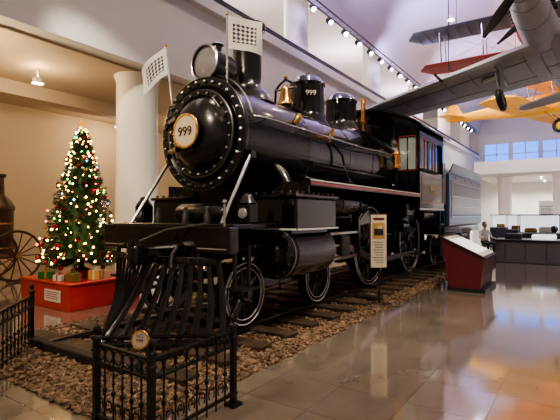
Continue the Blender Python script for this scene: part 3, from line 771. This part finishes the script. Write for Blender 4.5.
# ---------------------------------------------------------------- person
SKIN=mat('skin',(.55,.33,.23),.5); SHIRT=mat('white_shirt',(.72,.70,.68),.8); PANT=mat('dark_trousers',(.03,.035,.05),.8); HAIR=mat('dark_hair',(.02,.014,.01),.6); SHOE=mat('shoe',(.02,.02,.02),.5)
LIPS=mat('lips',(.4,.13,.1),.5)
def person(base,face):
    x,y=base; Pn=empty('seated_person',(x,y,0))
    hip=.50
    V=[];E_=[];Rr=[]
    def v(p,r,par=None):
        V.append(p);Rr.append(r)
        if par is not None:E_.append((par,len(V)-1))
        return len(V)-1
    pel=v((0,0,hip),.135); sp=v((0,.02,hip+.2),.125,pel); ch=v((0,.01,hip+.38),.145,sp); nk=v((0,0,hip+.53),.06,ch); v((0,-.01,hip+.6),.052,nk)
    for s in(-1,1):
        sh=v((s*.17,.01,hip+.46),.065,ch)
        el=v((s*.25,-.08,hip+.2),.045,sh)
        wr=v((s*.2,-.3,hip+.2),.03,el)
        hd=v((s*.18,-.37,hip+.2),.032,wr)
        for k in range(4):
            b=(s*(.15+.022*k),-.42-.004*k,hip+.2)
            f1=v(b,.010,hd); t_=(b[0],b[1]-.035,b[2]-.01); f2=v(t_,.009,f1); v((t_[0],t_[1]-.015,t_[2]-.02),.008,f2)
        v((s*.14,-.39,hip+.2),.010,hd)
        lh=v((s*.10,-.05,hip-.01),.10,pel)
        kn=v((s*.12,-.45,hip-.0),.065,lh)
        an=v((s*.12,-.42,.09),.04,kn)
        v((s*.13,-.57,.045),.038,an)
    me=bpy.data.meshes.new('body'); me.from_pydata(V,E_,[]); ob=bpy.data.objects.new('body_tmp',me); bpy.context.collection.objects.link(ob)
    md=ob.modifiers.new('skin','SKIN')
    for i,sv in enumerate(me.skin_vertices[0].data): sv.radius=(Rr[i],Rr[i]*.85)
    me.skin_vertices[0].data[0].use_root=True
    sb=ob.modifiers.new('sub','SUBSURF'); sb.levels=2; sb.render_levels=2
    dg=bpy.context.evaluated_depsgraph_get(); nm=bpy.data.meshes.new_from_object(ob.evaluated_get(dg)); bpy.data.objects.remove(ob)
    nm.name='body'; nm.materials.clear()
    for m in(SHIRT,PANT,SKIN,SHOE): nm.materials.append(m)
    for p in nm.polygons:
        c=p.center; p.use_smooth=True
        if c.z<.085: k=3
        elif c.z<hip+.09: k=1
        elif c.z>hip+.53 : k=2
        elif c.y<-.30: k=2
        else: k=0
        p.material_index=k
    b=bpy.data.objects.new('body',nm); bpy.context.collection.objects.link(b); b.parent=Pn
    h=M(); hz=hip+.70
    h.sph((0,-.02,hz),.1,SKIN,20,14,(.78,.95,1.18)); h.sph((0,.012,hz+.025),.108,HAIR,20,14,(.82,.95,1.1))
    h.sph((0,-.115,hz-.01),.016,SKIN,8,6,(.8,1.2,1.5))
    for s in(-1,1):
        h.sph((s*.03,-.105,hz+.015),.011,WHT,8,6); h.sph((s*.03,-.114,hz+.015),.005,HAIR,6,4); h.sph((s*.08,0,hz),.02,SKIN,8,6,(.4,.8,1.3))
    h.sph((0,-.108,hz-.05),.018,LIPS,8,6,(1.2,.5,.4))
    ho=h.obj('head'); ho.parent=Pn
    Pn.rotation_euler=(0,0,face)
    return Pn
bx,by_=-3.15,19.1
person((bx,by_),math.radians(40))
a=M((bx,by_,0)); Rz=Matrix.Rotation(math.radians(40),3,'Z')
a.box((0,0,.37),(1.2,.42,.05),WOOD,Rz,.01)
for i in(-1,1):
    for j in(-1,1): a.box(tuple(Rz@Vector((i*.52,j*.16,.175))),(.05,.05,.35),WOOD,Rz)
a.obj('wooden_bench',smooth=False)
# ---------------------------------------------------------------- aircraft
SILV=mat('silver_grey_metal',(.38,.39,.41),.38,.4,var=.08,vscale=2); RIB=mat('panel_line_grey',(.14,.15,.17),.45,.4)
TEAL=mat('teal_grey_fabric',(.08,.12,.12),.5); REDF=mat('red_fabric',(.42,.05,.035),.45); YEL=mat('yellow_fabric',(.95,.48,.03),.45)
def place(A,name,loc,head,pitch=0,roll=0,sc=1):
    o=A.obj(name); o.location=loc; o.scale=(sc,sc,sc)
    o.rotation_euler=(Matrix.Rotation(head,3,'Z')@Matrix.Rotation(pitch,3,'X')@Matrix.Rotation(roll,3,'Y')).to_euler()
    return o
def airplane(name,loc,head,span,chord,cU,cL,cF,cT,gap=1.6,flen=7,lower_span=.92,stag=.3,sc=1):
    A=M()
    def wing(z,sp,y0,m,ch):
        prof=[(-.5,0),(-.46,.035),(-.3,.07),(-.05,.075),(.25,.045),(.5,.0),(.25,-.012),(-.1,-.02),(-.4,-.02)]
        rings=[]; N=25
        for i in range(N):
            t_=-1+2*i/(N-1); xx=t_*sp/2; e=max(0,(abs(t_)-.88)/.12); c=ch*(math.sqrt(max(.0,1-e*e))*.92+.08)
            rings.append([Vector((xx,y0+p[0]*c,z+p[1]*ch*.9+abs(t_)*.06)) for p in prof])
        A.loft(rings,m)
        n=int(sp/.35)
        for i in range(1,n):
            t_=-1+2*i/n
            if abs(t_)>.93: continue
            A.box((t_*sp/2,y0,z-.018*ch+abs(t_)*.06-.004),(.02,ch*.86,.016),m); A.box((t_*sp/2,y0-.05*ch,z+.07*ch+abs(t_)*.06),(.02,ch*.6,.01),m)
    zl,zu=-.35,-.35+gap
    wing(zl,span*lower_span,stag,cL,chord); wing(zu,span,-.05,cU,chord*1.05)
    for s in(-1,1):
        for fx in(.42,.78):
            for f in(-.3,.28):
                A.cyl((s*span/2*fx*lower_span,stag+f*chord,zl+.05),(s*span/2*fx*lower_span,f*chord,zu),.028,STEEL,8)
            xw=s*span/2*fx*lower_span
            A.cyl((xw,stag-.3*chord,zl+.05),(s*.4,0,zu),.006,STEEL,5); A.cyl((xw,0,zu),(s*.4,stag,zl),.006,STEEL,5)
        for f in(-.3,.3): A.cyl((s*.3,f*chord,.35),(s*.45,f*chord,zu),.025,STEEL,8)
    secs=[(-1.9,.42,.42,0),(-1.75,.5,.5,0),(-1.2,.52,.52,0),(-.4,.45,.5,0),(.6,.42,.5,.02),(1.6,.34,.4,.05),(3.0,.2,.28,.1),(flen-2,.05,.16,.15)]
    rings=[]
    for yy,rx,rz,dz in secs:
        rings.append([Vector((rx*math.copysign(abs(math.cos(2*PI*i/20))**.8,math.cos(2*PI*i/20)),yy,dz+rz*math.copysign(abs(math.sin(2*PI*i/20))**.8,math.sin(2*PI*i/20)))) for i in range(20)])
    A.loft(rings,cF)
    A.lathe([(.2,0),(.2,.25),(.08,.35)],(0,-1.85,0),(0,-1,0),DST,20)
    for i in range(9):
        an=2*PI*i/9; d=Vector((math.cos(an),0,math.sin(an))); A.cyl(Vector((0,-1.98,0))+d*.15,Vector((0,-1.98,0))+d*.46,.075,DST,12)
    A.torus((0,-1.95,0),(0,1,0),.52,.05,cF,36,8)
    for s in(-1,1):
        rg=[]
        for k in range(6):
            w=k/5; c=Vector((s*(.05+1.1*w)*.8,-2.25,s*(.05+1.1*w)*.6)); hw=.035+.06*math.sin(PI*min(1,w*1.1)); u=Vector((-.6,0,.8))
            rg.append([c+u*hw,c+Vector((0,-.02,0)),c-u*hw,c+Vector((0,.02,0))])
        A.loft(rg,WOOD)
    A.lathe([(.1,0),(.09,.1),(.02,.2)],(0,-2.2,0),(0,-1,0),STEEL,16)
    A.lathe([(.26,0),(.28,.03),(.22,.05),(.2,-.02)],(0,.7,.46),(0,0,1),WOOD,20); A.box((0,.4,.6),(.4,.02,.2),GLASS,Matrix.Rotation(-.5,3,'X'))
    te=flen-2
    A.prism([(-1.4,te-.3,.15),(-1.3,te-.75,.15),(-.3,te-.95,.15),(.3,te-.95,.15),(1.3,te-.75,.15),(1.4,te-.3,.15),(1.2,te,.15),(-1.2,te,.15)],(0,0,.05),cT)
    A.prism([(-.02,te-.8,.25),(-.02,te-.5,.85),(-.02,te-.1,1.05),(-.02,te+.25,.8),(-.02,te+.3,.1),(-.02,te,0)],(.04,0,0),cT)
    for s in(-1,1):
        A.cyl((s*.35,-1.0,-.4),(s*.8,-1.05,-1.25),.03,STEEL,8); A.cyl((s*.35,-.2,-.4),(s*.8,-1.05,-1.25),.03,STEEL,8)
        A.torus((s*.85,-1.05,-1.25),(1,0,0),.26,.075,IRON,28,8); A.lathe([(.22,-.04),(.05,.06)],(s*.85,-1.05,-1.25),(s,0,0),cF,20)
    A.cyl((-.85,-1.05,-1.25),(.85,-1.05,-1.25),.03,STEEL,8)
    for (cx,cy) in((-span*.3,0),(span*.3,0),(0,te-.5)):
        A.cyl((cx,cy,zu if cy==0 else .2),(cx,cy,(ZC-loc[2]-.01)/sc),.010,DST,5)
    return place(A,name,loc,head,sc=sc)
airplane('red_biplane',(-1.25,18.9,8.15),0,8.6,1.35,TEAL,REDF,REDF,REDF,gap=1.15,sc=1.12)
airplane('yellow_biplane',(-1.7,29.5,7.95),math.radians(70),9.0,1.8,YEL,YEL,YEL,YEL,gap=1.4,sc=1.2)
def fighter(name,loc,head,pitch,roll,sc):
    A=M()
    prof=[(0,0),(.03,.045),(.15,.085),(.35,.09),(.65,.05),(1,0),(.65,-.03),(.3,-.045),(.06,-.035)]
    half=5.7
    for s in(-1,1):
        rings=[]
        for i in range(22):
            t_=i/21; c=2.7*(1-.5*t_)*math.sqrt(max(.03,1-max(0,(t_-.86)/.14)**2*.97))
            x=s*(.15+t_*half); zz=-.42+.30*t_
            y_=-1.0+.42*t_*1.2 + (2.7*(1-.5*t_)-c)*.5
            rings.append([Vector((x,y_+p[0]*c,zz+p[1]*c*1.15)) for p in prof])
        A.loft(rings,SILV)
        def wp(t_,f,dz=0):
            c=2.7*(1-.5*t_); return Vector((s*(.15+t_*half),-1.0+.42*t_*1.2+f*c,-.42+.30*t_-.045*1.15*c*(1-abs(f-.3))-.006+dz))
        for t_ in[.12*k+.06 for k in range(8)]:
            A.tube([wp(t_,.08),wp(t_,.3),wp(t_,.65,.015),wp(t_,.95,.05)],.014,RIB,4)
        for f in(.2,.7): A.tube([wp(t_,f,.012 if f>.5 else 0) for t_ in(.05,.3,.6,.9)],.014,RIB,4)
        A.box(tuple(wp(.22,.45,-.07)),(.5,.9,.16),SILV,None,.05)
        p=wp(.42,.0,.03); A.cyl(p,p+Vector((0,-.55,0)),.035,IRON,10)
        g=wp(.16,.18); gb=g+Vector((s*.12,-.35,-1.0)); A.cyl(g,gb,.05,SILV,10); A.box(tuple((g+gb)/2+Vector((s*.06,.02,-.05))),(.03,.3,.75),SILV,None,.01)
        A.torus(tuple(gb),(1,0,0),.22,.08,IRON,28,8); A.lathe([(.2,-.05),(.18,.05),(.05,.07)],tuple(gb),(s,0,0),SILV,20)
        A.prism([(s*.1,4.7,.25),(s*1.6,4.95,.3),(s*1.7,5.25,.3),(s*1.5,5.5,.3),(s*.1,5.65,.25)],(0,0,.06),SILV)
        for k in range(6): A.cyl((s*.36,-2.1+k*.17,.18),(s*.47,-2.0+k*.17,.16),.035,IRON,8)
    secs=[(-2.75,.27,.30,.02),(-2.5,.33,.38,0),(-1.8,.40,.48,0),(-.6,.44,.56,0),(.5,.44,.56,.05),(1.8,.38,.46,.08),(3.2,.26,.33,.12),(4.6,.14,.22,.18),(5.6,.05,.12,.24)]
    A.loft([[Vector((rx*math.cos(2*PI*i/28),yy,dz+rz*math.sin(2*PI*i/28))) for i in range(28)] for yy,rx,rz,dz in secs],SILV)
    for yy,rx,rz,dz in secs[1:8]:
        pts=[(1.004*rx*math.cos(2*PI*i/28),yy,dz+1.004*rz*math.sin(2*PI*i/28)) for i in range(29)]; A.tube(pts,.006,RIB,4)
    A.lathe([(.28,0),(.27,.08),(.22,.25),(.12,.42),(.01,.5)],(0,-2.77,.02),(0,-1,0),SILV,28)
    for b in range(3):
        an=PI/2+.2+b*2*PI/3; d=Vector((math.cos(an),0,math.sin(an))); e=Vector((-d.z,0,d.x)); rg=[]
        for k in range(9):
            w=k/8; c=Vector((0,-2.93,.02))+d*(.15+1.05*w); hw=.04+.07*math.sin(PI*min(1,.15+w*.85)); tw=e*math.cos(.7-.5*w)+Vector((0,1,0))*math.sin(.7-.5*w); nn=tw.cross(d)
            rg.append([c+tw*hw,c+nn*.022,c-tw*hw,c-nn*.022])
        A.loft(rg,IRON)
    A.loft([[Vector((rx*math.cos(2*PI*i/16),yy,.45+rz*math.sin(2*PI*i/16))) for i in range(16)] for yy,rx,rz in((-.4,.05,.05),(-.1,.28,.3),(.5,.3,.4),(1.1,.26,.34),(1.9,.06,.08))],GLASS)
    A.prism([(-.03,4.5,.3),(-.03,4.9,1.1),(-.03,5.2,1.35),(-.03,5.6,1.3),(-.03,5.85,.8),(-.03,5.7,.1)],(.06,0,0),SILV)
    o=place(A,name,loc,head,pitch,roll,sc)
    Mx=Matrix.Translation(loc)@Matrix.Rotation(head,4,'Z')@Matrix.Rotation(pitch,4,'X')@Matrix.Rotation(roll,4,'Y')@Matrix.Scale(sc,4)
    c=M()
    for lp in((-2.5,-.2,0),(2.5,-.2,0),(0,3.5,.4)):
        w=Mx@Vector(lp); c.cyl(w,(w.x,w.y,ZC-.01),.012,DST,6)
    co=c.obj('hanging_cables'); co.parent=o; co.matrix_parent_inverse=Mx.inverted()
    return o
fighter('monoplane_fighter',(-.60,11.1,5.36),math.radians(-6),math.radians(-6),math.radians(-12),.82)
# ---------------------------------------------------------------- lights
def lamp(name,kind,loc,energy,col,size=.15,target=None,spot=None,blend=.6):
    l=bpy.data.lights.new(name,kind); l.energy=energy; l.color=col
    if kind in('POINT','SPOT'): l.shadow_soft_size=size
    if kind=='SPOT': l.spot_size=math.radians(spot); l.spot_blend=blend
    o=bpy.data.objects.new(name,l); o.location=loc; bpy.context.collection.objects.link(o)
    if target is not None: o.rotation_euler=(Vector(target)-Vector(loc)).to_track_quat('-Z','Y').to_euler()
    return o
EMW=mat('lamp_glow_warm',(1,.9,.7),.5,emis=(1,.82,.55),es=40); EMC=mat('lamp_glow_cool',(.9,.95,1),.5,emis=(.9,.92,1),es=40); EMP=mat('lamp_glow_violet',(.6,.4,1),.5,emis=(.45,.3,1),es=40)
def downlight(x,y,z,e,col=(1,.72,.43),m=EMW,r=.09,spot=130,n='ceiling_downlight',drop=0):
    D=empty(n,(x,y,z)); a=M(); zz=z-drop
    if drop: a.cyl((x,y,z-.001),(x,y,zz),.015,WHT,8)
    a.lathe([(r+.03,-.001),(r+.03,-.12),(r,-.12),(r,-.02)],(x,y,zz),(0,0,1),WHT,20,caps=False); a.lathe([(r,-.04),(.001,-.04)],(x,y,zz),(0,0,1),m,20)
    a.obj('fixture',D)
    if drop: l=lamp('lamp','POINT',(x,y,zz-.2),e,col,.08)
    else: l=lamp('lamp','SPOT',(x,y,zz-.14),e,col,r,(x,y,0),spot,.8)
    l.parent=D; l.location=(0,0,-.2-drop if drop else -.14)
for x,y,e in((-9.0,3.5,90),(-9.9,5.0,75),(-12.6,9.0,85),(-12.0,3.2,55),(-10.9,11.5,90),(-10.9,18,90),(-10.9,25,90),(-10.9,33,90),(-11,-2,40)):
    downlight(x,y,4.88,e,drop=.25)
for x in(-5.3,-1.0,3.5):
    for y in(-3,3.5,10,16.5):
        downlight(x,y,ZC-.002,440,(1,.83,.64),r=.16,spot=120,n='hall_downlight')
for x in(-5.3,-1.0,3.5):
    for y in(23,30,36):
        downlight(x,y,ZC-.002,1450,(1,.94,.9),EMC,r=.16,spot=120,n='hall_downlight')
for x in(-5.5,-2.5,.5,4):
    for y in(40,44): downlight(x,y,4.58,800,(1,.96,.92),EMC,spot=150)
for y in(4,14,24,34): lamp('mezzanine_fill','POINT',(-11.5,y,9.6),650,(1,.92,.9),.2)  # added fill points without fixtures, brighten the upper-level back wall
TR=empty('lighting_truss',(-7.6,20,8.9)); a=M()
for dz in(0,.25): a.box((-7.6,24,8.9+dz),(.04,36,.04),IRON)
for k in range(72): a.cyl((-7.6,6+k*.5,8.9),(-7.6,6.5+k*.5,9.15),.01,IRON,5)
for k in range(26):
    y=8+k*1.25; m=[EMP,EMC,EMP,EMC,EMP][k%5]; d=Vector((.7,-.35,-.6)).normalized()
    a.cyl(Vector((-7.6,y,8.85)),Vector((-7.6,y,8.7)),.02,IRON,6)
    a.lathe([(.09,-.2),(.12,0),(.12,.06)],(-7.5,y,8.65),tuple(d),IRON,12); a.lathe([(.001,.065),(.085,.065)],(-7.5,y,8.65),tuple(d),m,12)
a.obj('truss_and_heads',TR)
for y in(10,15,20,27,34):
    lamp('violet_stage_light','SPOT',(-6.6,y,8.4),1300,(.58,.50,1),.15,(-4,y+2,11.5),140,1)
for y in(12,20,28): lamp('violet_column_light','SPOT',(-6.6,y,9.0),450,(.6,.5,1),.15,(-9.5,y+2,9.0),120,1)
lamp('locomotive_spotlight','SPOT',(-4.2,-1.5,6.8),1300,(1,.84,.64),.2,(-4.6,4.6,2.2),60,.8)
lamp('locomotive_spotlight','SPOT',(0.5,4.5,9.5),2200,(1,.86,.68),.2,(-3.6,7.5,1.6),60,.8)
lamp('column_fill_spot','SPOT',(-6.4,3.0,6.4),700,(1,.90,.74),.15,(-8.8,6.8,3.0),40,.8)  # added spot with no fixture, only lifts the brightness of the near column
lamp('aircraft_spotlight','SPOT',(-6.9,12.0,4.2),480,(.95,.93,1),.25,(-2.0,11.0,6.0),90,.9)
lamp('aircraft_spotlight','SPOT',(2.0,20,4.5),1500,(1,.92,.8),.3,(-1.0,25,8.5),120,.9)
w=bpy.data.worlds.new('World'); bpy.context.scene.world=w; w.use_nodes=True; w.node_tree.nodes['Background'].inputs[0].default_value=(.05,.05,.08,1); w.node_tree.nodes['Background'].inputs[1].default_value=.3
try: bpy.context.scene.view_settings.look='AgX - Medium High Contrast'
except Exception: pass
# ---------------------------------------------------------------- camera
cd=bpy.data.cameras.new('camera'); cam=bpy.data.objects.new('camera',cd); bpy.context.collection.objects.link(cam)
cam.location=(0,0,1.6); cam.rotation_euler=(math.radians(90.65),0,math.radians(34.3))
cd.sensor_width=36; cd.lens=440/560*36; cd.clip_start=.05; cd.clip_end=200
bpy.context.scene.camera=cam
